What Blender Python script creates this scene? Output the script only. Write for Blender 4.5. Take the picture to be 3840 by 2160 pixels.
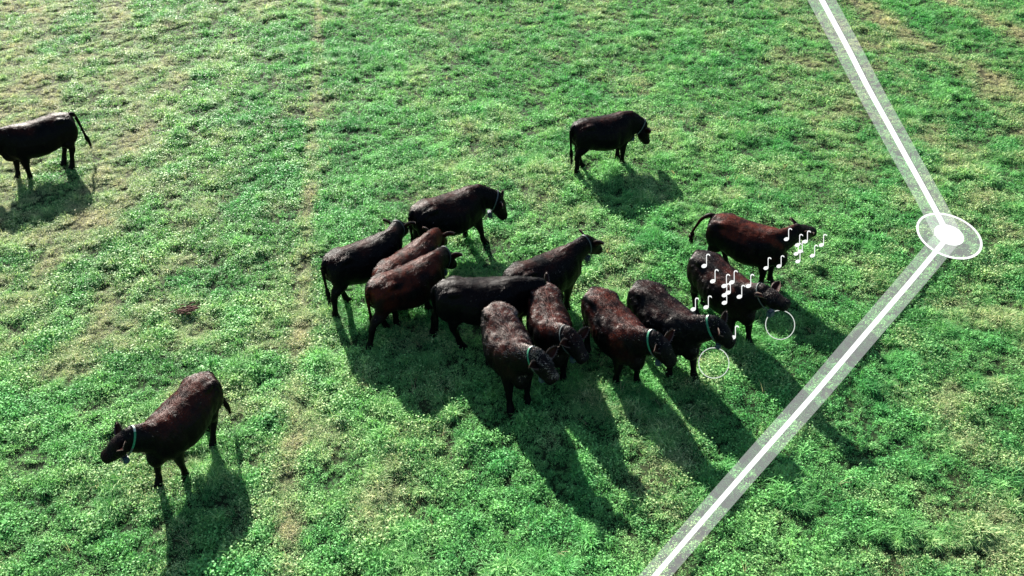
import bpy, bmesh, math, random
import numpy as np
from mathutils import Vector, Matrix
R = math.radians
for o in list(bpy.data.objects): bpy.data.objects.remove(o)
SC = bpy.context.scene
COL = SC.collection

# ------------------------------------------------------------------ camera, sky, sun, exposure
CAM_H, CAM_P = 9.955, 36.0
cam = bpy.data.cameras.new('camera'); cam.lens = 31.875; cam.sensor_width = 36.0
cam.clip_start = 0.1; cam.clip_end = 3000
camo = bpy.data.objects.new('camera', cam); COL.objects.link(camo)
camo.location = (0, 0, CAM_H); camo.rotation_euler = (R(90 - CAM_P), 0, 0)
SC.camera = camo

SUN_EL, SUN_AZ = 28.0, -23.0          # the sun stands behind the herd, to the left of the view (+Y) axis
world = bpy.data.worlds.new('World'); SC.world = world; world.use_nodes = True
wn = world.node_tree; wn.nodes.clear()
wo = wn.nodes.new('ShaderNodeOutputWorld'); wb = wn.nodes.new('ShaderNodeBackground')
sk = wn.nodes.new('ShaderNodeTexSky'); sk.sky_type = 'NISHITA'; sk.sun_disc = False
sk.sun_elevation = R(SUN_EL); sk.sun_rotation = R(SUN_AZ)
wb.inputs[1].default_value = 0.05
wn.links.new(sk.outputs[0], wb.inputs[0]); wn.links.new(wb.outputs[0], wo.inputs[0])
sl = bpy.data.lights.new('sun', 'SUN'); sl.energy = 5.0; sl.angle = R(0.6); sl.color = (1.0, 0.95, 0.86)
so = bpy.data.objects.new('sun', sl); COL.objects.link(so)
sd = Vector((math.sin(R(SUN_AZ)) * math.cos(R(SUN_EL)), math.cos(R(SUN_AZ)) * math.cos(R(SUN_EL)), math.sin(R(SUN_EL))))
so.rotation_euler = (-sd).to_track_quat('-Z', 'Y').to_euler(); so.location = sd * 60
SC.view_settings.view_transform = 'Standard'; SC.view_settings.look = 'None'
SC.view_settings.exposure = 1.93; SC.view_settings.gamma = 1.0
SC.view_settings.use_curve_mapping = False
SC.cycles.max_bounces = 6; SC.cycles.diffuse_bounces = 2; SC.cycles.glossy_bounces = 2
SC.cycles.transmission_bounces = 3; SC.cycles.transparent_max_bounces = 8

NOTES = [([(4.68, 13.0, 1.54), (4.89, 13.0, 1.42), (5.01, 13.0, 1.49), (4.43, 13.0, 0.94), (4.65, 13.0, 0.98), (4.96, 13.0, 1.29), (4.96, 13.0, 1.08), (4.9, 13.0, 1.24), (5.3, 13.0, 1.42), (5.19, 13.0, 1.2)], 'small white overlay music note floating beside the red flanked cow with swinging tail'),
         ([(2.96, 11.5, 2.02), (3.13, 11.5, 1.73), (3.32, 11.5, 1.64), (3.43, 11.5, 1.71), (3.35, 11.5, 1.46), (3.4, 11.5, 1.51), (3.59, 11.5, 1.43), (3.7, 11.5, 1.64), (3.37, 11.5, 1.31), (3.09, 11.5, 1.22), (2.89, 11.5, 1.18)], 'small white overlay music note floating over the brownish rumped cow at the right'),
         ([(3.42, 10.9, 1.09)], 'white overlay music note floating at the face of the green collared black cow')]
OVERLAY_CIRCLES = [((4.52, 12.0, 0.47), 'thin white overlay circle in the shadow in front of the brownish rumped cow at the right'),
         ((3.27, 11.17, 0.34), 'thin white overlay circle on sunlit grass beside the foreleg of the green collared black cow')]

# ------------------------------------------------------------------ helpers
def mesh_obj(name, V, F, mat=None, parent=None, smooth=False, link=True):
    me = bpy.data.meshes.new(name)
    me.from_pydata([tuple(v) for v in V], [], [tuple(f) for f in F]); me.update()
    if mat: me.materials.append(mat)
    if smooth: me.shade_smooth()
    o = bpy.data.objects.new(name, me)
    if link: COL.objects.link(o)
    if parent: o.parent = parent
    return o

def fast_mesh(name, V, loops, nper):
    """mesh from arrays: every face has nper corners"""
    V = np.asarray(V, np.float32); loops = np.asarray(loops, np.int32).ravel()
    me = bpy.data.meshes.new(name)
    me.vertices.add(len(V)); me.vertices.foreach_set('co', V.ravel())
    me.loops.add(len(loops)); me.loops.foreach_set('vertex_index', loops)
    n = len(loops) // nper
    me.polygons.add(n)
    me.polygons.foreach_set('loop_start', np.arange(n, dtype=np.int32) * nper)
    me.polygons.foreach_set('loop_total', np.full(n, nper, np.int32))
    me.update(calc_edges=True); me.validate()
    return me

def set_attr(me, name, vals, domain='POINT'):
    a = me.attributes.new(name, 'FLOAT', domain); a.data.foreach_set('value', np.asarray(vals, np.float32))

def tag(o, label, cat, group=None):
    o['label'] = label; o['category'] = cat
    if group: o['group'] = group
    return o

_lat = {}
def vnoise(x, y, scale, seed):
    """smooth value noise in -1..1"""
    if seed not in _lat: _lat[seed] = np.random.RandomState(seed).uniform(-1, 1, (256, 256))
    L = _lat[seed]
    u = np.asarray(x) / scale + 71.3; v = np.asarray(y) / scale + 37.7
    iu = np.floor(u).astype(int); iv = np.floor(v).astype(int); fu = u - iu; fv = v - iv
    fu = fu * fu * (3 - 2 * fu); fv = fv * fv * (3 - 2 * fv)
    a = L[iu % 256, iv % 256]; b = L[(iu + 1) % 256, iv % 256]; c = L[iu % 256, (iv + 1) % 256]; d = L[(iu + 1) % 256, (iv + 1) % 256]
    return (a * (1 - fu) + b * fu) * (1 - fv) + (c * (1 - fu) + d * fu) * fv

def terrain(x, y):
    far = np.exp(-(np.maximum(0, np.hypot(x, np.asarray(y) - 17) - 30) / 30) ** 2)
    return (0.05 * vnoise(x, y, 3.1, 1) + 0.028 * vnoise(x, y, 0.9, 2) + 0.028 * vnoise(x, y, 0.40, 3) + 0.030 * vnoise(x, y, 0.15, 4)) * far

def sstep(a, b, x):
    t = np.clip((x - a) / (b - a), 0, 1); return t * t * (3 - 2 * t)

class NT:
    def __init__(s, name):
        s.m = bpy.data.materials.new(name); s.m.use_nodes = True
        s.t = s.m.node_tree; s.t.nodes.clear(); s.out = s.t.nodes.new('ShaderNodeOutputMaterial')
    def n(s, kind, **kw):
        nd = s.t.nodes.new(kind)
        for k, v in kw.items(): setattr(nd, k, v)
        return nd
    def l(s, a, b): s.t.links.new(a, b)
    def rgb(s, c):
        nd = s.n('ShaderNodeRGB'); nd.outputs[0].default_value = (*c, 1); return nd.outputs[0]
    def mix(s, f, a, b, mode='MIX'):
        nd = s.n('ShaderNodeMix', data_type='RGBA', blend_type=mode)
        for sock, v in ((nd.inputs[0], f), (nd.inputs[6], a), (nd.inputs[7], b)):
            if isinstance(v, (int, float)): sock.default_value = v
            elif isinstance(v, tuple): sock.default_value = (*v, 1)
            else: s.l(v, sock)
        return nd.outputs[2]
    def math(s, op, a, b=0.0, clamp=False):
        nd = s.n('ShaderNodeMath', operation=op, use_clamp=clamp)
        for sock, v in ((nd.inputs[0], a), (nd.inputs[1], b)):
            if isinstance(v, (int, float)): sock.default_value = v
            else: s.l(v, sock)
        return nd.outputs[0]
    def attr(s, name, typ='GEOMETRY'):
        return s.n('ShaderNodeAttribute', attribute_name=name, attribute_type=typ).outputs['Fac']
    def noise(s, scale, detail=3, co='Object', rough=0.55):
        tc = s.n('ShaderNodeTexCoord'); nz = s.n('ShaderNodeTexNoise')
        nz.inputs['Scale'].default_value = scale; nz.inputs['Detail'].default_value = detail; nz.inputs['Roughness'].default_value = rough
        s.l(tc.outputs[co], nz.inputs['Vector']); return nz.outputs['Fac']
    def ramp(s, f, a, b):
        nd = s.n('ShaderNodeMapRange', interpolation_type='SMOOTHSTEP'); s.l(f, nd.inputs[0])
        nd.inputs[1].default_value = a; nd.inputs[2].default_value = b; return nd.outputs[0]
    def principled(s, col, rough=0.6, spec=0.4, **kw):
        p = s.n('ShaderNodeBsdfPrincipled')
        if isinstance(col, tuple): p.inputs['Base Color'].default_value = (*col, 1)
        else: s.l(col, p.inputs['Base Color'])
        if isinstance(rough, (int, float)): p.inputs['Roughness'].default_value = rough
        else: s.l(rough, p.inputs['Roughness'])
        p.inputs['Specular IOR Level'].default_value = spec
        for k, v in kw.items(): p.inputs[k].default_value = v
        return p
    def done(s, shader):
        s.l(shader, s.out.inputs[0]); return s.m

def plain(name, col, rough=0.6, spec=0.4, var=0.25, scale=30):
    t = NT(name); f = t.noise(scale)
    c = t.mix(f, tuple(x * (1 - var) for x in col), tuple(min(1, x * (1 + var)) for x in col))
    return t.done(t.principled(c, rough, spec).outputs[0])

# ------------------------------------------------------------------ the overlaid virtual fence line, laid over the ground (x, y, half width)
NODE = (8.708, 15.239)
LINE_UP = [(10.40, 32.08, .500), (10.12, 29.54, .469), (9.25, 20.73, .356), (NODE[0], NODE[1], .286)]
LINE_LOW = [(NODE[0], NODE[1], .251), (4.78, 10.63, .199), (1.85, 7.23, .163), (1.23, 6.52, .155)]
def dist_line(x, y):
    best = np.full(np.shape(x), 9.0)
    for L in (LINE_UP, LINE_LOW):
        for (ax, ay, aw), (bx, by, bw) in zip(L[:-1], L[1:]):
            dx, dy = bx - ax, by - ay; t = np.clip(((x - ax) * dx + (y - ay) * dy) / (dx * dx + dy * dy), 0, 1)
            best = np.minimum(best, np.hypot(x - ax - t * dx, y - ay - t * dy) - (aw + t * (bw - aw)))
    return best

# how dry the sward is (0 lush .. 1 straw), with the old wheel tracks across the field
TRACKS = [([(-6.65, 31.48), (-5.32, 23.25), (-4.64, 18.66), (-4.12, 15.27), (-3.69, 12.29), (-3.25, 9.45), (-2.85, 6.9), (-2.6, 5.)], .18, .56),
          ([(-7.8, 32.), (-8.7, 22.7), (-9.2, 16.5)], .9, .32), ([(-12.5, 31.), (-12.2, 24.), (-11.5, 19.)], .5, .3),
          ([(11.27, 29.81), (12.32, 25.57), (13.62, 21.71)], .45, .6),
          ([(14.3, 30.35), (15.64, 25.99)], .5, .6)]
def dryness(x, y):
    d = 0.12 + 0.20 * vnoise(x * 2.2, y * .7 + x * .3, 2.6, 11) + 0.26 * vnoise(x, y, 0.8, 12) + 0.24 * vnoise(x, y, 0.33, 13)
    d = d + (0.36 + .2 * vnoise(x * 2.4 + y * .8, y * .5, 1.6, 15)) * sstep(-3.0, -9.5, x - 0.38 * (14 - y)) * sstep(9, 13, y) + 0.07 * sstep(2.5, 8, x)
    for pts, w, k in TRACKS:
        best = np.full(np.shape(x), 99.)
        for (ax, ay), (bx, by) in zip(pts[:-1], pts[1:]):
            dx, dy = bx - ax, by - ay; t = np.clip(((x - ax) * dx + (y - ay) * dy) / (dx * dx + dy * dy), 0, 1)
            best = np.minimum(best, np.hypot(x - ax - t * dx, y - ay - t * dy))
        d = d + k * np.exp(-(best / w) ** 2) * (0.82 + 0.3 * vnoise(x, y, 0.6, 14))
    return np.clip(d, 0, 1)

# ------------------------------------------------------------------ ground
def axis(lo, hi, step, far):
    mid = np.arange(lo, hi + 1e-6, step); out = []; s = step; p = hi
    while p < far: s *= 1.35; p += s; out.append(p)
    neg = []; s = step; p = lo
    while p > -far: s *= 1.35; p -= s; neg.append(p)
    return np.array(neg[::-1] + list(mid) + out)
ax_, ay_ = axis(-21, 21, .085, 500), axis(3.5, 35, .085, 500)
GX, GY = np.meshgrid(ax_, ay_, indexing='ij'); GZ = terrain(GX, GY)
nx, ny = GX.shape
idx = np.arange(nx * ny).reshape(nx, ny)
quads = np.stack([idx[:-1, :-1], idx[1:, :-1], idx[1:, 1:], idx[:-1, 1:]], -1).reshape(-1, 4)
gme = fast_mesh('field_ground', np.stack([GX, GY, GZ], -1).reshape(-1, 3), quads, 4); gme.shade_smooth()
set_attr(gme, 'dry', dryness(GX, GY).ravel())
set_attr(gme, 'beyond', np.maximum.reduce([sstep(31.5, 34, GY), sstep(-6.6, -4.8, -GY), sstep(-.6, .6, np.abs(GX) - (7.4 + (GY - 5.2) * .56))]).ravel())
t = NT('field_soil_and_thatch')
n1 = t.noise(9, 5); n2 = t.noise(45, 6, rough=.8); dry = t.attr('dry')
c = t.mix(t.ramp(n1, .35, .65), (.005, .014, .005), (.012, .030, .008))
c = t.mix(t.math('MULTIPLY', dry, t.ramp(n2, .42, .62)), c, (.10, .085, .045))
c = t.mix(t.attr('beyond'), c, t.mix(t.ramp(n2, .3, .7), (.035, .120, .030), (.10, .215, .065)))
gmat = t.done(t.principled(c, .9, .1).outputs[0])
gme.materials.append(gmat)
ground = bpy.data.objects.new('field_ground', gme); COL.objects.link(ground); ground['kind'] = 'structure'

# ------------------------------------------------------------------ grass: tufts of real blades and leaves, instanced on points
def grass_mat(name, kind):
    t = NT(name)
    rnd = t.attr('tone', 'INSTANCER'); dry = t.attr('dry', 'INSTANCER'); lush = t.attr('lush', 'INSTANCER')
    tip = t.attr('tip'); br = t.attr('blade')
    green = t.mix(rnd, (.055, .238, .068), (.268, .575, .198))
    teal = (.045, .330, .100)
    c = t.mix(t.math('MULTIPLY', lush, .6), green, teal)
    straw = t.mix(br, (.36, .31, .19), (.60, .54, .35))
    fac = t.math('ADD', t.math('MULTIPLY', dry, 1.35), t.math('SUBTRACT', t.math('MULTIPLY', br, .75), .68), clamp=True)
    if kind == 'leaf': fac = t.math('MULTIPLY', fac, .35)
    c = t.mix(fac, c, straw)
    c = t.mix(t.math('MULTIPLY', tip, .35), c, t.mix(.5, c, (.22, .50, .12)))
    c = t.mix(1.0, c, t.mix(br, (.42, .42, .46), (1.45, 1.42, 1.4)), 'MULTIPLY')
    p = t.principled(c, .5, .10)
    tr = t.n('ShaderNodeBsdfTranslucent'); t.l(t.mix(.5, c, t.mix(1.0, c, (1.5, 1.7, .8), 'MULTIPLY')), tr.inputs[0])
    ms = t.n('ShaderNodeMixShader'); ms.inputs[0].default_value = .36
    t.l(p.outputs[0], ms.inputs[1]); t.l(tr.outputs[0], ms.inputs[2])
    return t.done(ms.outputs[0])
GM_BLADE = grass_mat('grass_blades', 'blade')

tuft_col = bpy.data.collections.new('grass_tuft_kinds')
def tuft(i, rng, nb, rad, lmin, lmax, wid, lean, leaves=0):
    V = []; F = []; T = []; B = []
    for k in range(nb):
        a = rng.uniform(0, 2 * math.pi); r = rad * math.sqrt(rng.uniform(0, 1))
        p = np.array([r * math.cos(a), r * math.sin(a), -.015]); L = rng.uniform(lmin, lmax)
        az = rng.uniform(0, 2 * math.pi); ln = lean * rng.uniform(.3, 1.3)
        d = np.array([math.cos(az), math.sin(az), 0]); sd = np.array([-d[1], d[0], 0]); w = wid * rng.uniform(.7, 1.3)
        b0 = len(V); bv = rng.uniform(0, 1); ang = 0.15 + .3 * ln
        for j in range(4):
            f = j / 3; ww = w * (1 - f ** 1.6) * .5 + .0004
            V += [p - sd * ww, p + sd * ww]; T += [f, f]; B += [bv, bv]
            if j < 3:
                F.append((b0 + 2 * j, b0 + 2 * j + 1, b0 + 2 * j + 3, b0 + 2 * j + 2))
                p = p + (L / 3) * (d * math.sin(ang) + np.array([0, 0, math.cos(ang)])); ang += ln * .62
    for k in range(leaves):
        a = rng.uniform(0, 2 * math.pi); r = rad * 1.1 * math.sqrt(rng.uniform(0, 1))
        c = np.array([r * math.cos(a), r * math.sin(a), rng.uniform(.02, .085)])
        az = rng.uniform(0, 2 * math.pi); tl = rng.uniform(-.2, .9); s = rng.uniform(.009, .017)
        d = np.array([math.cos(az) * math.cos(tl), math.sin(az) * math.cos(tl), -math.sin(tl)]); sd = np.array([-math.sin(az), math.cos(az), 0])
        b0 = len(V); bv = rng.uniform(0, 1)
        V += [c - d * s, c + sd * s * .75, c + d * s * 1.1, c - sd * s * .75]; T += [.3, .6, 1, .6]; B += [bv] * 4
        F.append((b0, b0 + 1, b0 + 2, b0 + 3))
    me = fast_mesh('grass_tuft', np.array(V), np.array(F), 4)
    set_attr(me, 'tip', T); set_attr(me, 'blade', B)
    me.materials.append(GM_BLADE)
    o = bpy.data.objects.new('grass_tuft_%02d' % i, me); tuft_col.objects.link(o)
rng = np.random.RandomState(5)
for i in range(4): tuft(i, rng, 26, .06, .04, .09, .0115, 1.1, leaves=4)                    # 0-3 short turf
for i in range(4, 7): tuft(i, rng, 22, .065, .04, .09, .0110, 1.15, leaves=8)       # 4-6 clover
for i in range(7, 9): tuft(i, rng, 50, .07, .12, .22, .0105, 1.4)                  # 7-8 long tussock
for i in range(9, 11): tuft(i, rng, 56, .085, .05, .12, .0080, 1.6)                # 9-10 flattened dry grass

tuft(11, rng, 3, .05, .24, .40, .0055, .8)                                        # 11 pale seed stems

def scatter(rng):
    """jittered grid over the part of the field round the view"""
    pts = []
    for y0, y1, st in ((5.2, 13, .066), (13, 20, .080), (20, 33.5, .100)):
        for y in np.arange(y0, y1, st):
            hw = 7.6 + (y - 5.2) * .56
            x = np.arange(-hw, hw, st); pts.append(np.stack([x + rng.uniform(-.5, .5, len(x)) * st * 1.2, y + rng.uniform(-.5, .5, len(x)) * st * 1.2, np.full(len(x), st / .066)], 1))
    return np.concatenate(pts)
P = scatter(rng); X, Y = P[:, 0], P[:, 1]
dry_ = dryness(X, Y)
lush = np.clip(.35 + .40 * vnoise(X, Y, 1.1, 21) + .3 * vnoise(X, Y, .4, 22) - .5 * dry_, 0, 1)
tone = np.clip(.5 + .28 * vnoise(X, Y, .75, 23) + .30 * vnoise(X, Y, .2, 24) + rng.normal(0, .24, len(X)), 0, 1)
size = np.clip(.92 + .34 * vnoise(X, Y, .40, 3) + .32 * vnoise(X, Y, .15, 4) + .15 * vnoise(X, Y, .22, 26) + .18 * lush, .4, 1.8) * (.72 + .28 * P[:, 2])
size *= np.where(dry_ > .55, .8, 1)
near_line = dist_line(X, Y) < .06
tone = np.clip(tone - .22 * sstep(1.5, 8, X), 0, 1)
size = np.where(near_line, np.minimum(size, .9), size)
u = rng.uniform(0, 1, len(X)); kind = rng.randint(0, 4, len(X))
clover = vnoise(X, Y, 1.4, 27) + .5 * vnoise(X, Y, .5, 28) > .05
kind = np.where(clover & (u < .62), rng.randint(4, 7, len(X)), kind)
tus = (vnoise(X, Y, .6, 29) > .55) & (u > .55)
kind = np.where((tus | (u > .988)) & ~near_line, rng.randint(7, 9, len(X)), kind)
kind = np.where((dry_ > .5) & (u < .75), rng.randint(9, 11, len(X)), kind)
hollow = vnoise(X, Y, .40, 3) + .9 * vnoise(X, Y, .15, 4) + .4 * vnoise(X, Y, .9, 2)
stem = (rng.uniform(0, 1, len(X)) > .9965) & ~near_line
kind = np.where(stem, 11, kind); dry_ = np.where(stem, 1.0, dry_); size = np.where(stem, 1.0, size)
keep = ~((dry_ > .75) & (rng.uniform(0, 1, len(X)) < .06)) & ~((hollow < -.8) & (rng.uniform(0, 1, len(X)) < .2))
P, X, Y, dry_, lush, tone, size, kind = [a[keep] for a in (P, X, Y, dry_, lush, tone, size, kind)]
gm = bpy.data.meshes.new('pasture_grass'); gm.vertices.add(len(X))
gm.vertices.foreach_set('co', np.stack([X, Y, terrain(X, Y)], 1).astype(np.float32).ravel())
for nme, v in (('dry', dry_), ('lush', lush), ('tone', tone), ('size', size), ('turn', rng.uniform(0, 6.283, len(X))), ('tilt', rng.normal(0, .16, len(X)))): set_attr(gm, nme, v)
a = gm.attributes.new('kind', 'INT', 'POINT'); a.data.foreach_set('value', kind.astype(np.int32))
grass = bpy.data.objects.new('pasture_grass', gm); COL.objects.link(grass); grass['kind'] = 'stuff'
grass['label'] = 'short green clover and grass sward with straw coloured patches covering the field'; grass['category'] = 'grass'
ng = bpy.data.node_groups.new('grass_scatter', 'GeometryNodeTree')
ng.interface.new_socket('Geometry', in_out='INPUT', socket_type='NodeSocketGeometry'); ng.interface.new_socket('Geometry', in_out='OUTPUT', socket_type='NodeSocketGeometry')
gi = ng.nodes.new('NodeGroupInput'); go = ng.nodes.new('NodeGroupOutput'); ip = ng.nodes.new('GeometryNodeInstanceOnPoints')
ci = ng.nodes.new('GeometryNodeCollectionInfo'); ci.inputs['Collection'].default_value = tuft_col
ci.inputs['Separate Children'].default_value = True; ci.inputs['Reset Children'].default_value = True
def named(n, typ='FLOAT'):
    nd = ng.nodes.new('GeometryNodeInputNamedAttribute'); nd.data_type = typ; nd.inputs['Name'].default_value = n
    return nd.outputs['Attribute']
cx = ng.nodes.new('ShaderNodeCombineXYZ'); L = ng.links.new
L(named('tilt'), cx.inputs[0]); L(named('turn'), cx.inputs[2])
m2p = ng.nodes.new('GeometryNodeMeshToPoints')
L(gi.outputs[0], m2p.inputs['Mesh']); L(m2p.outputs[0], ip.inputs['Points']); L(ci.outputs[0], ip.inputs['Instance']); ip.inputs['Pick Instance'].default_value = True
L(named('kind', 'INT'), ip.inputs['Instance Index']); L(cx.outputs[0], ip.inputs['Rotation']); L(named('size'), ip.inputs['Scale'])
L(ip.outputs[0], go.inputs[0])
grass.modifiers.new('scatter', 'NODES').node_group = ng

# ------------------------------------------------------------------ cattle
def cow_mat(name, spec=.12):
    t = NT(name); red = t.attr('red'); pale = t.attr('pale')
    n1 = t.noise(7, 5); n2 = t.noise(60, 4)
    black = t.mix(n1, (.0010, .0013, .0019), (.0026, .0024, .0029))
    rust = t.mix(n2, (.014, .0030, .0020), (.112, .021, .0105))
    f = t.math('MULTIPLY', red, t.math('ADD', t.math('MULTIPLY', t.ramp(n1, .30, .66), .85), .2), clamp=True)
    c = t.mix(f, black, rust)
    c = t.mix(pale, c, t.mix(n2, (.20, .15, .12), (.42, .36, .32)))
    p = t.principled(c, t.math('ADD', t.math('MULTIPLY', n2, .25), .30), spec)
    bp = t.n('ShaderNodeBump'); bp.inputs['Strength'].default_value = .35; bp.inputs['Distance'].default_value = .012
    t.l(t.noise(90, 4), bp.inputs['Height']); t.l(bp.outputs[0], p.inputs['Normal'])
    return t.done(p.outputs[0])
COAT = cow_mat('cattle_coat', .045); COAT_HAIR = cow_mat('cattle_hair', .13)
EYE = plain('wet_dark_eye', (.01, .008, .007), .15, .6)
STRAP_GREEN = plain('green_webbing', (.018, .15, .085), .6, .25, .5)
STRAP_PALE = plain('pale_webbing', (.42, .46, .41), .6, .3, .15)
STRAP_GREY = plain('grey_webbing', (.055, .07, .07), .6, .3, .2)
BOX_MAT = plain('slate_plastic', (.025, .045, .065), .45, .4, .2)

def loft(V, F, secs, nseg=16, sup=1.0, egg=0.0):
    """closed tube through sections (centre, side vector * half width, up vector * half height)"""
    b0 = len(V); n = len(secs)
    for c, s, u in secs:
        for k in range(nseg):
            a = 2 * math.pi * k / nseg; ca, sa = math.cos(a), math.sin(a)
            ca = math.copysign(abs(ca) ** sup, ca); sa = math.copysign(abs(sa) ** sup, sa)
            if egg: ca *= 1 - egg * max(0, sa) ** 1.5
            V.append(np.array(c) + np.array(s) * ca + np.array(u) * sa)
    for i in range(n - 1):
        for k in range(nseg):
            k2 = (k + 1) % nseg
            F.append((b0 + i * nseg + k, b0 + i * nseg + k2, b0 + (i + 1) * nseg + k2, b0 + (i + 1) * nseg + k))
    F.append(tuple(b0 + k for k in range(nseg))[::-1]); F.append(tuple(b0 + (n - 1) * nseg + k for k in range(nseg)))

def tube(V, F, pts, radii, nseg=12):
    pts = [np.array(p, float) for p in pts]; secs = []
    for i, p in enumerate(pts):
        d = pts[min(i + 1, len(pts) - 1)] - pts[max(i - 1, 0)]; d /= np.linalg.norm(d)
        s = np.cross(d, [0, 0, 1]) if abs(d[2]) < .95 else np.cross(d, [1, 0, 0]); s /= np.linalg.norm(s); u = np.cross(s, d)
        r = radii[i]; rs, ru = (r, r) if np.isscalar(r) else r
        secs.append((p, s * rs, u * ru))
    loft(V, F, secs, nseg)

def ball(V, F, c, r, n=12):
    secs = []
    for i in range(n + 1):
        a = math.pi * i / n; q = max(math.sin(a), .03)
        secs.append((np.array(c) + np.array([-r[0] * math.cos(a), 0, 0]), np.array([0, -r[1] * q, 0]), np.array([0, 0, r[2] * q])))
    loft(V, F, secs, 14)

def limb(V, F, chain, foot, ztop):
    """chain of (x, y, z, rx, ry); the foot is moved by 'foot' in x, the joints in between follow"""
    secs = []
    for (x, y, z, rx, ry) in chain:
        k = (1 - max(z, 0) / ztop) if z < ztop else 0
        q = 1.05 if z > .65 else 1.42
        secs.append((np.array([x + foot * k ** .9 if k > 0 else x, y, z]), np.array([rx * q, 0, 0]), np.array([0, -ry * q, 0])))
    loft(V, F, secs, 14)

def make_cow(key, p, h, s, neck, head, legs, label, red=.35, red_top=.9, pale=0.0, tail=None, collar=None, fat=1.0, hair=1.0, bend=0.0, seed=0, lower=0.0, group=None):
    rng = np.random.RandomState(100 + seed)
    root = bpy.data.objects.new('black_cow', None); COL.objects.link(root)
    root.empty_display_size = .3
    gz = float(np.mean([terrain(p[0] + dx, p[1] + dy) for dx in (-.3, 0, .3) for dy in (-.3, 0, .3)]))
    root.location = (p[0], p[1], gz - .005); root.rotation_euler = (0, 0, R(h)); kx, ky = rng.uniform(.97, 1.03), rng.uniform(.98, 1.06) - (.10 if key == 'C15' else 0); root.scale = (s * kx, s * ky, s)
    tag(root, label, 'cow', group or 'cattle herd grazing and walking on the pasture')
    V = []; F = []
    # trunk: x, top, bottom, half width
    st = [(-.78, 1.08, .90, .06), (-.755, 1.145, .78, .14), (-.68, 1.19, .68, .215), (-.56, 1.215, .61, .26), (-.42, 1.235, .545, .288), (-.25, 1.225, .50, .315),
          (-.05, 1.210, .460, .345), (.15, 1.205, .450, .345), (.32, 1.225, .465, .315), (.45, 1.25, .485, .275), (.57, 1.235, .53, .23), (.67, 1.18, .60, .18), (.735, 1.07, .72, .105)]
    secs = []
    for x, zt, zb, w in st:
        yb = bend * (x + .1) ** 2
        w2 = w * 1.07 * (1 + (fat - 1) * math.exp(-((x - .02) / .4) ** 2)); zb2 = zb - (fat - 1) * .35 * math.exp(-((x - .05) / .4) ** 2)
        secs.append((np.array([x, yb, (zt + zb2) / 2]), np.array([0, -w2, 0]), np.array([0, 0, (zt - zb2) / 2])))
    loft(V, F, secs, 24, .78, .26)
    yh = bend * .36; yr = bend * .3
    for sy in (-1, 1):
        ball(V, F, (-.43, yr + sy * .175, 1.125), (.15, .08, .07))            # hook bones
        ball(V, F, (-.57, yr + sy * .15, .86), (.20, .13, .31))              # thigh
        ball(V, F, (.45, yh + sy * .18, .84), (.17, .10, .32))              # shoulder
    ball(V, F, (.63, yh, .68), (.17, .13, .20))                               # brisket
    fl, fr, hl, hr = legs
    for sy, dx in ((1, fl), (-1, fr)):
        y = sy * .15 + yh
        limb(V, F, [(.46, y * .95, .92, .15, .07), (.44, y, .72, .125, .088), (.435, y, .60, .098, .078), (.455, y, .48, .070, .060), (.475, y, .37, .05, .046), (.48, y, .31, .042, .04),
                    (.485, y, .20, .034, .032), (.49, y, .11, .042, .040), (.51, y, .06, .05, .045), (.53, y, .0, .062, .052)], dx, .80)
    for sy, dx in ((1, hl), (-1, hr)):
        y = sy * .15 + yr
        limb(V, F, [(-.52, y * .9, 1.0, .20, .10), (-.49, y, .84, .20, .12), (-.48, y, .69, .165, .105), (-.545, y, .57, .105, .08), (-.62, y, .465, .056, .046), (-.635, y, .41, .052, .044),
                    (-.615, y, .33, .042, .038), (-.60, y, .21, .036, .034), (-.595, y, .11, .044, .040), (-.575, y, .06, .052, .046), (-.555, y, .0, .064, .054)], dx, .95)
    # neck
    npi, nya = R(neck[0]), R(neck[1])
    B = np.array([.60, yh, 1.02]); nd = np.array([math.cos(npi) * math.cos(nya), math.cos(npi) * math.sin(nya), math.sin(npi)])
    NL = .43; Pp = B + NL * nd
    bd = np.array([1., bend * .9, 0]); bd /= np.linalg.norm(bd)
    pts = [np.array([.34, yh * .6, .96]), np.array([.48, yh, 1.0]), B + nd * .03]
    for tt in (.17, .30, .40, .46): pts.append(B + nd * tt)
    rad = [(.21, .26), (.20, .26), (.175, .25), (.15, .228), (.132, .208), (.118, .182), (.104, .148)]
    tube(V, F, pts, rad, 16)
    # head
    hp = R(head[0]); hya = R(neck[1] + head[1])
    m = np.array([math.cos(hp) * math.cos(hya), math.cos(hp) * math.sin(hya), math.sin(hp)])
    sv = np.array([-math.sin(hya), math.cos(hya), 0]); uv = np.cross(m, sv)
    hs = [(-.07, .07, .075, -.005), (-.03, .105, .10, -.01), (.03, .128, .12, -.025), (.10, .134, .138, -.045), (.18, .122, .135, -.058), (.25, .104, .118, -.062), (.32, .096, .10, -.060), (.38, .100, .090, -.056), (.415, .088, .072, -.056), (.435, .055, .042, -.056)]
    loft(V, F, [(Pp + m * a * .93 + uv * dz, -sv * w * 1.10, uv * hh * 1.05) for a, w, hh, dz in hs], 14, .92)
    tmp = mesh_obj('tmp', V, F, COAT)
    rm = tmp.modifiers.new('r', 'REMESH'); rm.mode = 'VOXEL'; rm.voxel_size = .020
    sm = tmp.modifiers.new('s', 'SMOOTH'); sm.factor = .5; sm.iterations = 4
    dg = bpy.context.evaluated_depsgraph_get()
    me = bpy.data.meshes.new_from_object(tmp.evaluated_get(dg)); bpy.data.objects.remove(tmp)
    me.name = 'body'; me.shade_smooth()
    if not me.materials: me.materials.append(COAT)
    nv = len(me.vertices); co = np.empty(nv * 3, np.float32); me.vertices.foreach_get('co', co); co = co.reshape(-1, 3)
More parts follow.
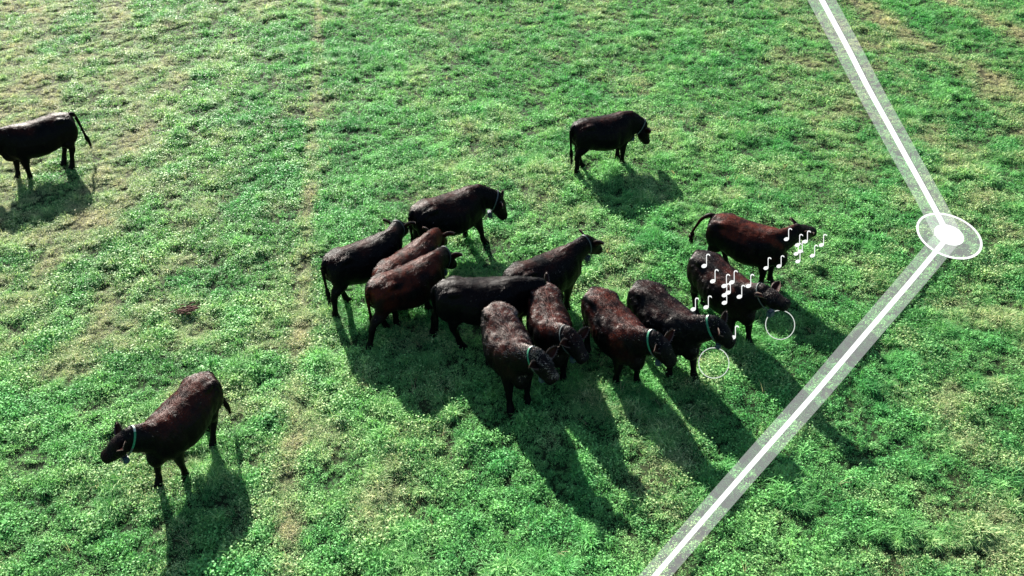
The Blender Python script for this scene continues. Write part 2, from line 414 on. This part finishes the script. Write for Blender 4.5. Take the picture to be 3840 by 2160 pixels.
    no = np.empty(nv * 3, np.float32); me.vertices.foreach_get('normal', no); no = no.reshape(-1, 3)
    # uneven hide: muscle and ribs
    amp = .6 * (.006 * vnoise(co[:, 0] * 3 + seed, co[:, 2] * 3 + co[:, 1] * 5, .35, 31 + seed) + .004 * vnoise(co[:, 0] * 3, co[:, 1] * 6 + co[:, 2] * 2, .12, 51))
    side = sstep(.12, .2, np.abs(co[:, 1] - bend * (co[:, 0] + .1) ** 2))
    g = lambda v, c, w: np.exp(-((v - c) / w) ** 2)
    amp -= side * (.016 * g(co[:, 0], -.25, .16) * g(co[:, 2], 1.02, .16) + .022 * g(co[:, 0], .27, .06) * g(co[:, 2], .85, .25) + .02 * g(co[:, 0], -.36, .06) * g(co[:, 2], .72, .14) + .018 * g(co[:, 0], .63, .05) * g(co[:, 2], .92, .2))
    amp += .004 * np.sin(co[:, 0] * 62) * side * g(co[:, 0], .02, .16) * g(co[:, 2], .88, .16)
    co = co + no * amp[:, None]; me.vertices.foreach_set('co', co.astype(np.float32).ravel()); me.update()
    up = np.clip(no[:, 2], -1, 1)
    tone = vnoise(co[:, 0] * 2 + seed * 3, co[:, 1] * 3 + co[:, 2] * 2.5, .5, 61 + seed)
    redv = np.clip(red * (.45 + .8 * tone) * sstep(.45, 1.0, co[:, 2]) + red_top * sstep(lower + .2, lower + .8, up + .45 * tone + .05) * sstep(.8, 1.02, co[:, 2]), 0, 1) * (1 - (.85 if key != 'C5' else 0) * sstep(.60, .80, co[:, 0]))  # rust coat colour, painted strongest on up-facing backs where the sun falls
    set_attr(me, 'red', redv); set_attr(me, 'pale', np.zeros(nv))
    body = bpy.data.objects.new('body', me); COL.objects.link(body); body.parent = root
    # shaggy hair lying back along the hide
    me.calc_loop_triangles(); nt = len(me.loop_triangles); tv = np.empty(nt * 3, np.int32); me.loop_triangles.foreach_get('vertices', tv); tv = tv.reshape(-1, 3)
    A, Bv, Cv = co[tv[:, 0]], co[tv[:, 1]], co[tv[:, 2]]; cr = np.cross(Bv - A, Cv - A); ar = np.linalg.norm(cr, axis=1) * .5
    nn = cr / (2 * ar[:, None] + 1e-12); cen = (A + Bv + Cv) / 3
    wgt = ar * (.06 + 1.2 * sstep(.0, .7, nn[:, 2])) * sstep(.5, .8, cen[:, 2])
    N = int(14000 * hair); pick = rng.choice(nt, N, p=wgt / wgt.sum())
    r1, r2 = rng.uniform(0, 1, (2, N)); sw = r1 + r2 > 1; r1[sw] = 1 - r1[sw]; r2[sw] = 1 - r2[sw]
    base = A[pick] + (Bv - A)[pick] * r1[:, None] + (Cv - A)[pick] * r2[:, None]; nrm = nn[pick]
    fl_ = np.tile(np.array([-1., 0, -.45]), (N, 1)); fl_[:, 1] += .5 * np.sign(base[:, 1]) * (nrm[:, 2] > .3)
    cl = np.stack([vnoise(base[:, 0] * 4, base[:, 1] * 4 + base[:, 2] * 3, .35, 71), vnoise(base[:, 0] * 4, base[:, 1] * 4 + base[:, 2] * 3, .35, 72), vnoise(base[:, 0] * 4, base[:, 1] * 4 + base[:, 2] * 3, .35, 73)], 1)
    d = fl_ + .9 * cl + rng.normal(0, .28, (N, 3)); d -= nrm * (d * nrm).sum(1)[:, None]; d /= np.linalg.norm(d, axis=1)[:, None] + 1e-9
    d = d * .9 + nrm * rng.uniform(.08, .36, N)[:, None]; ln = rng.uniform(.022, .056, N)[:, None] * (.75 + .45 * max(0, hair - .8))
    sd_ = np.cross(nrm, d); sd_ /= np.linalg.norm(sd_, axis=1)[:, None] + 1e-9; w_ = rng.uniform(.0025, .0065, N)[:, None]
    HV = np.stack([base - sd_ * w_ - nrm * .004, base + sd_ * w_ - nrm * .004, base + d * ln], 1).reshape(-1, 3)
    cm = fast_mesh('hair', HV, np.arange(3 * N), 3); cm.materials.append(COAT_HAIR)
    rr = np.clip(redv[tv[pick, 0]] * rng.choice((.1, .5, 1.2, 1.9), N), 0, 1); pp = (rng.uniform(0, 1, N) < (.015 + pale) * sstep(.2, .8, nrm[:, 2]) * (.5 + vnoise(base[:, 0] * 3, base[:, 1] * 3, .3, 81))) * rng.uniform(.3, 1, N)  # a few pale hairs on every back painted as whitish glints
    set_attr(cm, 'red', np.repeat(rr, 3)); set_attr(cm, 'pale', np.repeat(pp, 3))
    ho = bpy.data.objects.new('hair', cm); COL.objects.link(ho); ho.parent = root
    # tail
    tp = tail or [(-.72, 0, 1.13), (-.80, .0, 1.06), (-.815, .01, .92), (-.80, .02, .74), (-.79, .02, .58), (-.78, .01, .44), (-.775, .0, .30)]
    tr_ = [.055, .045, .034, .027, .024, .046, .012]
    TV = []; TF = []; tp = [np.array([q[0], q[1] + yr * 1.3, q[2]]) for q in tp]
    fine = []; fr_ = []
    for i in range(len(tp) - 1):
        for f in (0, .33, .66): 
            p0, p1, p2, p3 = tp[max(i - 1, 0)], tp[i], tp[i + 1], tp[min(i + 2, len(tp) - 1)]
            fine.append(.5 * (2 * p1 + (p2 - p0) * f + (2 * p0 - 5 * p1 + 4 * p2 - p3) * f * f + (3 * p1 - p0 - 3 * p2 + p3) * f ** 3)); fr_.append(tr_[i] * (1 - f) + tr_[i + 1] * f)
    fine.append(tp[-1]); fr_.append(tr_[-1])
    tube(TV, TF, fine, fr_, 8)
    for k in range(150):                                                      # brush of the tail
        q = fine[int(rng.uniform(.62, 1) * (len(fine) - 1))]; e = q + np.array([rng.normal(0, .03), rng.normal(0, .03), -rng.uniform(.06, .19)]) + (tp[-1] - tp[-2]) * .3
        b0 = len(TV); sdv = np.array([rng.normal(0, 1), rng.normal(0, 1), 0]); sdv *= .006 / np.linalg.norm(sdv)
        TV += [q - sdv, q + sdv, e]; TF.append((b0, b0 + 1, b0 + 2))
    to = mesh_obj('tail', TV, TF, COAT, root, True); set_attr(to.data, 'red', np.full(len(TV), min(1, red * .9))); set_attr(to.data, 'pale', np.zeros(len(TV)))
    # ears
    for sy in (-1, 1):
        EV = []; EF = []; E0 = Pp + m * .035 + sv * sy * .100 + uv * .02
        axd = sv * sy * .90 - m * .18 + uv * .30; axd /= np.linalg.norm(axd); fx = m - axd * m.dot(axd); fx /= np.linalg.norm(fx); nz = np.cross(axd, fx)
        NS, NW = 7, 6
        for lay in (0, 1):
            for i in range(NS + 1):
                f = i / NS; w = .072 * math.sin(math.pi * min(1, .18 + .82 * f) ** .9) + .008
                for j in range(NW + 1):
                    g = j / NW * 2 - 1
                    EV.append(E0 + axd * (.235 * f - .01) + uv * (.035 * math.sin(f * 2.2)) + (m * math.cos(.3) - uv * math.sin(.3)) * (w * g) + uv * (-.030 * (1 - g * g)) * (1 if lay == 0 else 1.28) - uv * (.0 if lay == 0 else .007))
        def gi_(l, i, j): return l * (NS + 1) * (NW + 1) + i * (NW + 1) + j
        for i in range(NS):
            for j in range(NW):
                EF.append((gi_(0, i, j), gi_(0, i, j + 1), gi_(0, i + 1, j + 1), gi_(0, i + 1, j))); EF.append((gi_(1, i, j), gi_(1, i + 1, j), gi_(1, i + 1, j + 1), gi_(1, i, j + 1)))
        for i in range(NS):
            for j in (0, NW): EF.append((gi_(0, i, j), gi_(0, i + 1, j), gi_(1, i + 1, j), gi_(1, i, j)))
        for j in range(NW): EF.append((gi_(0, NS, j), gi_(0, NS, j + 1), gi_(1, NS, j + 1), gi_(1, NS, j)))
        npale = [0.0] * len(EV)
        for i in range(NS + 1):
            for l in (0, 1):
                for j in (0, NW): npale[gi_(l, i, j)] = .30  # ear edges painted paler, for light caught by the rim
        for k in range(50):                                                   # fringe of hair round the rim
            i = rng.randint(1, NS + 1); j = rng.choice((0, NW)) if i < NS else rng.randint(0, NW + 1); q = EV[gi_(0, i, j)]
            dv = (axd * .6 + fx * (1 if j else -1) + uv * .3 + rng.normal(0, .4, 3)); dv *= rng.uniform(.012, .028) / np.linalg.norm(dv); b0 = len(EV)
            EV += [q - axd * .003, q + axd * .003, q + dv]; EF.append((b0, b0 + 1, b0 + 2)); npale += [.3] * 3
        eo = mesh_obj('ear', EV, EF, COAT, root, True); set_attr(eo.data, 'red', np.full(len(EV), .3 + .5 * red)); set_attr(eo.data, 'pale', npale)
        YV = []; YF = []; ball(YV, YF, (0, 0, 0), (.021, .021, .021), 8)
        yo = mesh_obj('eye', [v + Pp + m * .155 + sv * sy * .108 - uv * .02 for v in YV], YF, EYE, root, True)
    # collar with tracker box
    if collar:
        kind, at, side = collar
        c0 = B + nd * (NL * at); rs = np.interp(at * NL, [.03, .17, .30, .40, .46], [.175, .15, .132, .118, .104]); ru = np.interp(at * NL, [.03, .17, .30, .40, .46], [.25, .228, .208, .182, .148])
        s_ = np.cross(nd, [0, 0, 1]); s_ /= np.linalg.norm(s_); u_ = np.cross(s_, nd)
        wd = .015 if kind != 'grey' else .011; NR = 40; CV = []; CF = []
        for k in range(NR):
            a_ = 2 * math.pi * k / NR; sag = -.045 * max(0, -math.sin(a_)) ** 2
            for e, off in ((1.0, -wd), (1.05, -wd), (1.05, wd), (1.0, wd)):
                CV.append(c0 + s_ * math.cos(a_) * (rs * e + .006) + u_ * (math.sin(a_) * (ru * e + .006) + sag) + nd * off)
        for k in range(NR):
            k2 = (k + 1) % NR
            for q in range(4): CF.append((k * 4 + q, k2 * 4 + q, k2 * 4 + (q + 1) % 4, k * 4 + (q + 1) % 4))
        cmain = {'green': STRAP_GREEN, 'grey': STRAP_GREY, 'white': STRAP_GREEN}[kind]
        ko = mesh_obj('collar', CV, CF, cmain, root); ko.data.materials.append(STRAP_PALE); ko.data.materials.append(STRAP_GREY)
        for pl in ko.data.polygons:
            an = 360 * (pl.index // 4 + .5) / NR
            if kind != 'grey' and (78 < an < 118 or (kind == 'white' and 60 < an < 125)): pl.material_index = 1
            elif kind != 'grey' and 200 < an < 340: pl.material_index = 2
        bc = c0 - u_ * (ru * 1.12 + .045 + .052) - nd * .005
        bm = bmesh.new(); bmesh.ops.create_cube(bm, size=1)
        for v in bm.verts: v.co = Vector(v.co.x * np.array([.085, 0, 0]) + v.co.y * np.array([0, .13, 0]) + v.co.z * np.array([0, 0, .115]))
        bmesh.ops.bevel(bm, geom=list(bm.edges), offset=.016, segments=2, affect='EDGES')
        rot = Matrix.Rotation(nya, 4, 'Z'); bmesh.ops.transform(bm, matrix=Matrix.Translation(Vector(bc)) @ rot, verts=bm.verts)
        bme = bpy.data.meshes.new('tracker_box'); bm.to_mesh(bme); bm.free(); bme.materials.append(BOX_MAT)
        bo = bpy.data.objects.new('tracker_box', bme); COL.objects.link(bo); bo.parent = ko
    return root

COWS = [
 dict(key='C1', p=(-10.47, 18.18), h=-139, s=1.04, neck=(-25, 0), head=(-60, 0), legs=(-0.06, 0.12, 0.16, 0.24), red=0, red_top=0.4, lower=0.45, hair=.6,
      tail=[(-.72, 0, 1.14), (-.80, .0, 1.12), (-.85, .0, .98), (-.88, .0, .80), (-.91, .0, .62), (-.94, .0, .48), (-.97, .0, .33)],
      label='black cow at the left edge walking out of the picture with its tail hanging clear'),
 dict(key='C2', p=(2.05, 18.47), h=23, s=1.00, neck=(-30, -14), head=(-64, 0), legs=(0.00, -0.06, 0.14, -0.13), red=0, red_top=0.4, lower=0.4, hair=.6, collar=('grey', .80, 0), fat=1.05,
      label='black cow grazing alone farthest up the field with its head down in the grass'),
 dict(key='C3', p=(-1.21, 14.95), h=34, s=1.03, neck=(-18, -27), head=(-65, -8), legs=(-0.08, 0.17, 0.00, 0.00), red=0.0, red_top=0.4, lower=0.4, hair=.8, collar=('grey', .85, 0), fat=1.06,
      label='big black cow walking behind the cluster with lowered head and one foreleg stepping forward'),
 dict(key='C4', p=(-2.63, 13.36), h=38, s=1.00, neck=(5, 42), head=(-35, 0), legs=(0.00, 0.00, 0.23, -0.20), red=0, red_top=0.4, lower=0.38, hair=.8, collar=('grey', .8, 0),
      label='black cow at the left end of the cluster facing away with one ear raised'),
 dict(key='C5', p=(-1.83, 13.15), h=55, s=1.00, neck=(-8, 18), head=(-40, 0), legs=(0.00, 0.00, 0.00, 0.00), red=0.65, red_top=1.0, hair=.8,
      label='rusty red backed cow mostly hidden between a black cow and a brown one'),
 dict(key='C6', p=(-1.80, 12.65), h=40, s=1.00, neck=(-8, 25), head=(-50, -5), legs=(0.00, 0.00, 0.17, -0.42), red=0.5, red_top=1.0, hair=.9, collar=('grey', .85, 0),
      label='reddish brown cow in front of the rusty one with its hind leg stretched back'),
 dict(key='C7', p=(-0.50, 12.16), h=3, s=1.04, neck=(3, 0), head=(-40, 0), legs=(0.00, 0.00, -0.30, 0.22), red=0, red_top=.06, hair=.8, fat=1.03,
      label='jet black cow standing side on in the middle of the cluster with its head hidden'),
 dict(key='C8', p=(-0.07, 11.03), h=-73, s=1.01, neck=(28, 32), head=(-38, 0), legs=(0.00, 0.11, 0.00, 0.00), red=0.15, red_top=0.7, lower=0.15, pale=.5, hair=1.5, collar=('green', .78, 0), bend=.05,
      label='shaggy brown backed cow nearest in the cluster with pale straw flecks along its spine'),
 dict(key='C9', p=(0.60, 11.57), h=-82, s=1.01, neck=(32, 28), head=(-34, 5), legs=(0.00, 0.00, 0.00, 0.00), red=0.3, red_top=0.95, pale=.08, hair=1.4, collar=('grey', .72, 0), bend=.05,
      label='shaggy rust backed cow walking just behind the straw flecked one and beside it'),
 dict(key='C10', p=(1.67, 11.42), h=-65, s=1.01, neck=(24, 25), head=(-42, 5), legs=(0.00, -0.14, 0.00, 0.00), red=0.28, red_top=0.9, lower=0.12, pale=.05, hair=1.3, collar=('green', .75, 0),
      label='brown and black cow with a rusty rump and green collar in the walking row'),
 dict(key='C11', p=(2.49, 11.63), h=-59, s=1.03, neck=(27, 36), head=(-42, 5), legs=(0.17, -0.11, 0.00, 0.00), red=0, red_top=0.28, lower=0.4, pale=.05, hair=1.4, collar=('green', .78, 0), bend=.04,
      label='dull black shaggy cow with a bright green collar at the right of the walking row'),
 dict(key='C12', p=(3.63, 12.60), h=-62, s=1.01, neck=(38, 10), head=(8, 0), legs=(0.18, 0.00, 0.00, 0.18), red=0.06, red_top=0.5, lower=0.3, hair=1.2, collar=('grey', .8, 0), pale=.03,
      label='black cow with a brownish rump walking below the red flanked one at the right'),
 dict(key='C13', p=(4.35, 14.06), h=-33, s=0.99, neck=(20, 56), head=(-13, 6), legs=(0.02, -0.06, 0.24, 0.00), red=0.3, red_top=1.0, lower=0.05, hair=.7, fat=1.06,
      tail=[(-.72, 0, 1.14), (-.80, -.02, 1.15), (-.92, -.06, 1.05), (-1.0, -.10, .88), (-1.05, -.14, .74), (-1.06, -.16, .66), (-.99, -.18, .60)],
      label='dark cow with red upper flank and swinging tail at the right of the herd'),
 dict(key='C14', p=(0.56, 12.96), h=35, s=1.01, neck=(12, 10), head=(-40, -4), legs=(0.00, -0.10, 0.00, 0.00), red=0, red_top=0.35, lower=0.42, hair=.9, collar=('grey', .8, 0),
      label='glossy black cow with pricked ear heading away up the field from the cluster'),
 dict(key='C15', p=(-4.71, 9.37), h=-111, s=0.97, neck=(28, -26), head=(-25, -15), legs=(-0.14, 0.14, 0.30, 0.00), red=0.05, red_top=0.85, lower=0.22, hair=1.2, collar=('white', .80, 0),
      tail=[(-.72, 0, 1.13), (-.79, .01, 1.05), (-.80, .04, .90), (-.80, .07, .74), (-.81, .10, .58), (-.82, .13, .44), (-.84, .16, .32)],
      label='lone cow at the lower left walking towards the viewer in a white topped green collar'),
]
for i, c in enumerate(COWS): make_cow(seed=i, **c)

# ------------------------------------------------------------------ the virtual fence overlay, built as glowing ribbons just above the grass
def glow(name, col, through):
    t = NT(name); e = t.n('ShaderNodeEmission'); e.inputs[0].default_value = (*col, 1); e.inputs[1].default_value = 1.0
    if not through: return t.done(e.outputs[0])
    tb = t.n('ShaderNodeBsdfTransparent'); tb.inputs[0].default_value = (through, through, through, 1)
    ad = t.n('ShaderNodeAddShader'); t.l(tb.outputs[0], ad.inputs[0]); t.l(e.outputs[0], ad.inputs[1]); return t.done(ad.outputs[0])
BAND = glow('pale_band_glow', (.075, .075, .075), .90)                   # overlay graphic, no lamp: glow added so cow shadows don't show on it
CORE = glow('white_overlay_glow', (.36, .365, .36), 0)
Z0 = .16
def smooth_ground(x, y): return .05 * vnoise(x, y, 3.1, 1)
def strip(name, L, k, dz, mat, parent, th=.004):
    """ribbon along L, k times its half width, draped on the lie of the field"""
    V = []; F = []; pts = []
    for (ax, ay, aw), (bx, by, bw) in zip(L[:-1], L[1:]):
        for f in np.linspace(0, 1, 24, endpoint=False): pts.append((ax + f * (bx - ax), ay + f * (by - ay), aw + f * (bw - aw)))
    pts.append(L[-1])
    for i, (x, y, w) in enumerate(pts):
        a, b = pts[max(i - 1, 0)], pts[min(i + 1, len(pts) - 1)]; dx, dy = b[0] - a[0], b[1] - a[1]; q = math.hypot(dx, dy); nxv, nyv = -dy / q, dx / q
        for s_, zz in ((1, 0), (-1, 0), (-1, -th), (1, -th)):
            V.append((x + s_ * nxv * w * k, y + s_ * nyv * w * k, float(smooth_ground(x, y)) + Z0 + dz + zz))
    if not th: V = [v for i, v in enumerate(V) if i % 4 < 2]; F = [(2 * i, 2 * i + 1, 2 * i + 3, 2 * i + 2) for i in range(len(pts) - 1)]
    else:
        for i in range(len(pts) - 1):
            for q in range(4): F.append((i * 4 + q, i * 4 + (q + 1) % 4, i * 4 + 4 + (q + 1) % 4, i * 4 + 4 + q))
        F.append((3, 2, 1, 0)); e = (len(pts) - 1) * 4; F.append((e, e + 1, e + 2, e + 3))
    return mesh_obj(name, V, F, mat, parent)
def line_thing(L, label, core):
    r = bpy.data.objects.new('virtual_fence_line', None); COL.objects.link(r)
    tag(r, label, 'ground line', 'white overlay lines of the virtual fence')
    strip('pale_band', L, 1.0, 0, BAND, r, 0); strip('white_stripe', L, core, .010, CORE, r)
line_thing(LINE_UP, 'overlay graphic of a white stripe in a pale band running up the field from the round marker', .20)
line_thing(LINE_LOW, 'overlay graphic of a white stripe in a pale band running down the field past the walking cows', .20)
RING_A, RING_B = (.584, -.167), (-.207, -.839)                       # the two half axes of the marker's ring on the ground
def ellipse_ring(name, ka, kin, dz, mat, parent, th=.006):
    """flat ring (kin > 0) or disc on the ground round the node, ka times the marker's size"""
    V = []; F = []; N = 96; z = float(smooth_ground(*NODE)) + Z0 + dz
    def pt(k, q): a_ = 2 * math.pi * k / N; return (NODE[0] + q * (RING_A[0] * math.cos(a_) + RING_B[0] * math.sin(a_)), NODE[1] + q * (RING_A[1] * math.cos(a_) + RING_B[1] * math.sin(a_)))
    for k in range(N):
        for q, zz in (((ka, 0), (kin, 0), (kin, -th), (ka, -th)) if kin else ((ka, 0), (ka, -th))): V.append((*pt(k, q), z + zz))
    m = 4 if kin else 2
    for k in range(N):
        k2 = (k + 1) % N
        if kin:
            for q in range(4): F.append((k * 4 + q, k2 * 4 + q, k2 * 4 + (q + 1) % 4, k * 4 + (q + 1) % 4))
        else: F.append((2 * k, 2 * k + 1, 2 * k2 + 1, 2 * k2))
    if not th: F = [tuple(range(0, 2 * N, 2))]
    elif not kin: F.append(tuple(range(0, 2 * N, 2))); F.append(tuple(range(1, 2 * N, 2))[::-1])
    return mesh_obj(name, V, F, mat, parent)
mk = bpy.data.objects.new('virtual_fence_marker', None); COL.objects.link(mk)
tag(mk, 'round white overlay marker with an outer ring where the two boundary lines meet', 'overlay marker')
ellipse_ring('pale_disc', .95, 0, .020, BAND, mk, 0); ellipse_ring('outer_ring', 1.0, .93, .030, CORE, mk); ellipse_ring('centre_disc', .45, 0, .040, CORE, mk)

# ------------------------------------------------------------------ overlay graphics: thin glowing circles and little white music notes floating in the field
NOTE = glow('white_note_glow', (.30, .305, .30), 0); CIRCLE_GLOW = glow('pale_circle_glow', (.20, .215, .20), 0)  # glow added so the overlay symbols stay white in shade
for (x, y, z), lab in OVERLAY_CIRCLES:
    V = []; F = []
    for i in range(64):
        a_ = 2 * math.pi * i / 64
        for j in range(8):
            b_ = 2 * math.pi * j / 8; r_ = .245 + .007 * math.cos(b_); V.append((r_ * math.cos(a_), r_ * math.sin(a_), .007 * math.sin(b_)))
            F.append((i * 8 + j, ((i + 1) % 64) * 8 + j, ((i + 1) % 64) * 8 + (j + 1) % 8, i * 8 + (j + 1) % 8))
    o = mesh_obj('overlay_circle', V, F, CIRCLE_GLOW, None, True); o.location = (x, y, z); o.rotation_euler = (R(52), 0, 0); tag(o, lab, 'overlay_circle', 'thin white overlay circles')
def note_mesh():
    V = []; F = []
    def prism(P, th=.008):
        b0 = len(V); n = len(P)
        for d in (-th, th):
            for x, z in P: V.append((x, d, z))
        F.append(tuple(b0 + i for i in range(n))); F.append(tuple(b0 + n + i for i in range(n))[::-1])
        for i in range(n): F.append((b0 + i, b0 + n + i, b0 + n + (i + 1) % n, b0 + (i + 1) % n))
    c, sn = math.cos(R(18)), math.sin(R(18))
    prism([(.046 * math.cos(a_) * c - .034 * math.sin(a_) * sn, .046 * math.cos(a_) * sn + .034 * math.sin(a_) * c) for a_ in np.linspace(0, 2 * math.pi, 24, endpoint=False)])
    prism([(.034, .01), (.046, .01), (.052, .185), (.040, .185)], .007)
    prism([(.040, .180), (.050, .205), (.075, .212), (.098, .200), (.108, .172), (.094, .172), (.084, .188), (.066, .192), (.052, .170)], .0065)
    me = bpy.data.meshes.new('music_note'); me.from_pydata(V, [], F); me.update(); me.materials.append(NOTE); return me
nm = note_mesh()
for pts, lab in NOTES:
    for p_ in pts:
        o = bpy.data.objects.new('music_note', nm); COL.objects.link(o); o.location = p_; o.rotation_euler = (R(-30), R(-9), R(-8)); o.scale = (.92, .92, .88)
        tag(o, lab, 'music note', 'white overlay music notes round the two right hand cows')

# ------------------------------------------------------------------ dead stalks lying in the grass at the left
DEAD = plain('dead_reddish_stalks', (.10, .045, .035), .8, .2, .5, 25)
rng = np.random.RandomState(9); V = []; F = []; c0 = np.array([-5.86, 12.93, 0]); c0[2] = float(terrain(c0[0], c0[1]))
for k in range(46):
    a = c0 + np.array([rng.normal(0, .09), rng.normal(0, .055), rng.uniform(.06, .10)]); dv = np.array([rng.uniform(.6, 1), rng.normal(.2, .2), rng.normal(0, .05)]) * rng.uniform(.05, .13)
    tube(V, F, [a - dv, a + np.array([0, 0, .012]), a + dv], [.004, .011, .003], 6)
tag(mesh_obj('dead_stalk_heap', V, F, DEAD, None, True), 'small reddish heap of dead stalks lying in the grass left of the herd', 'dead plant')
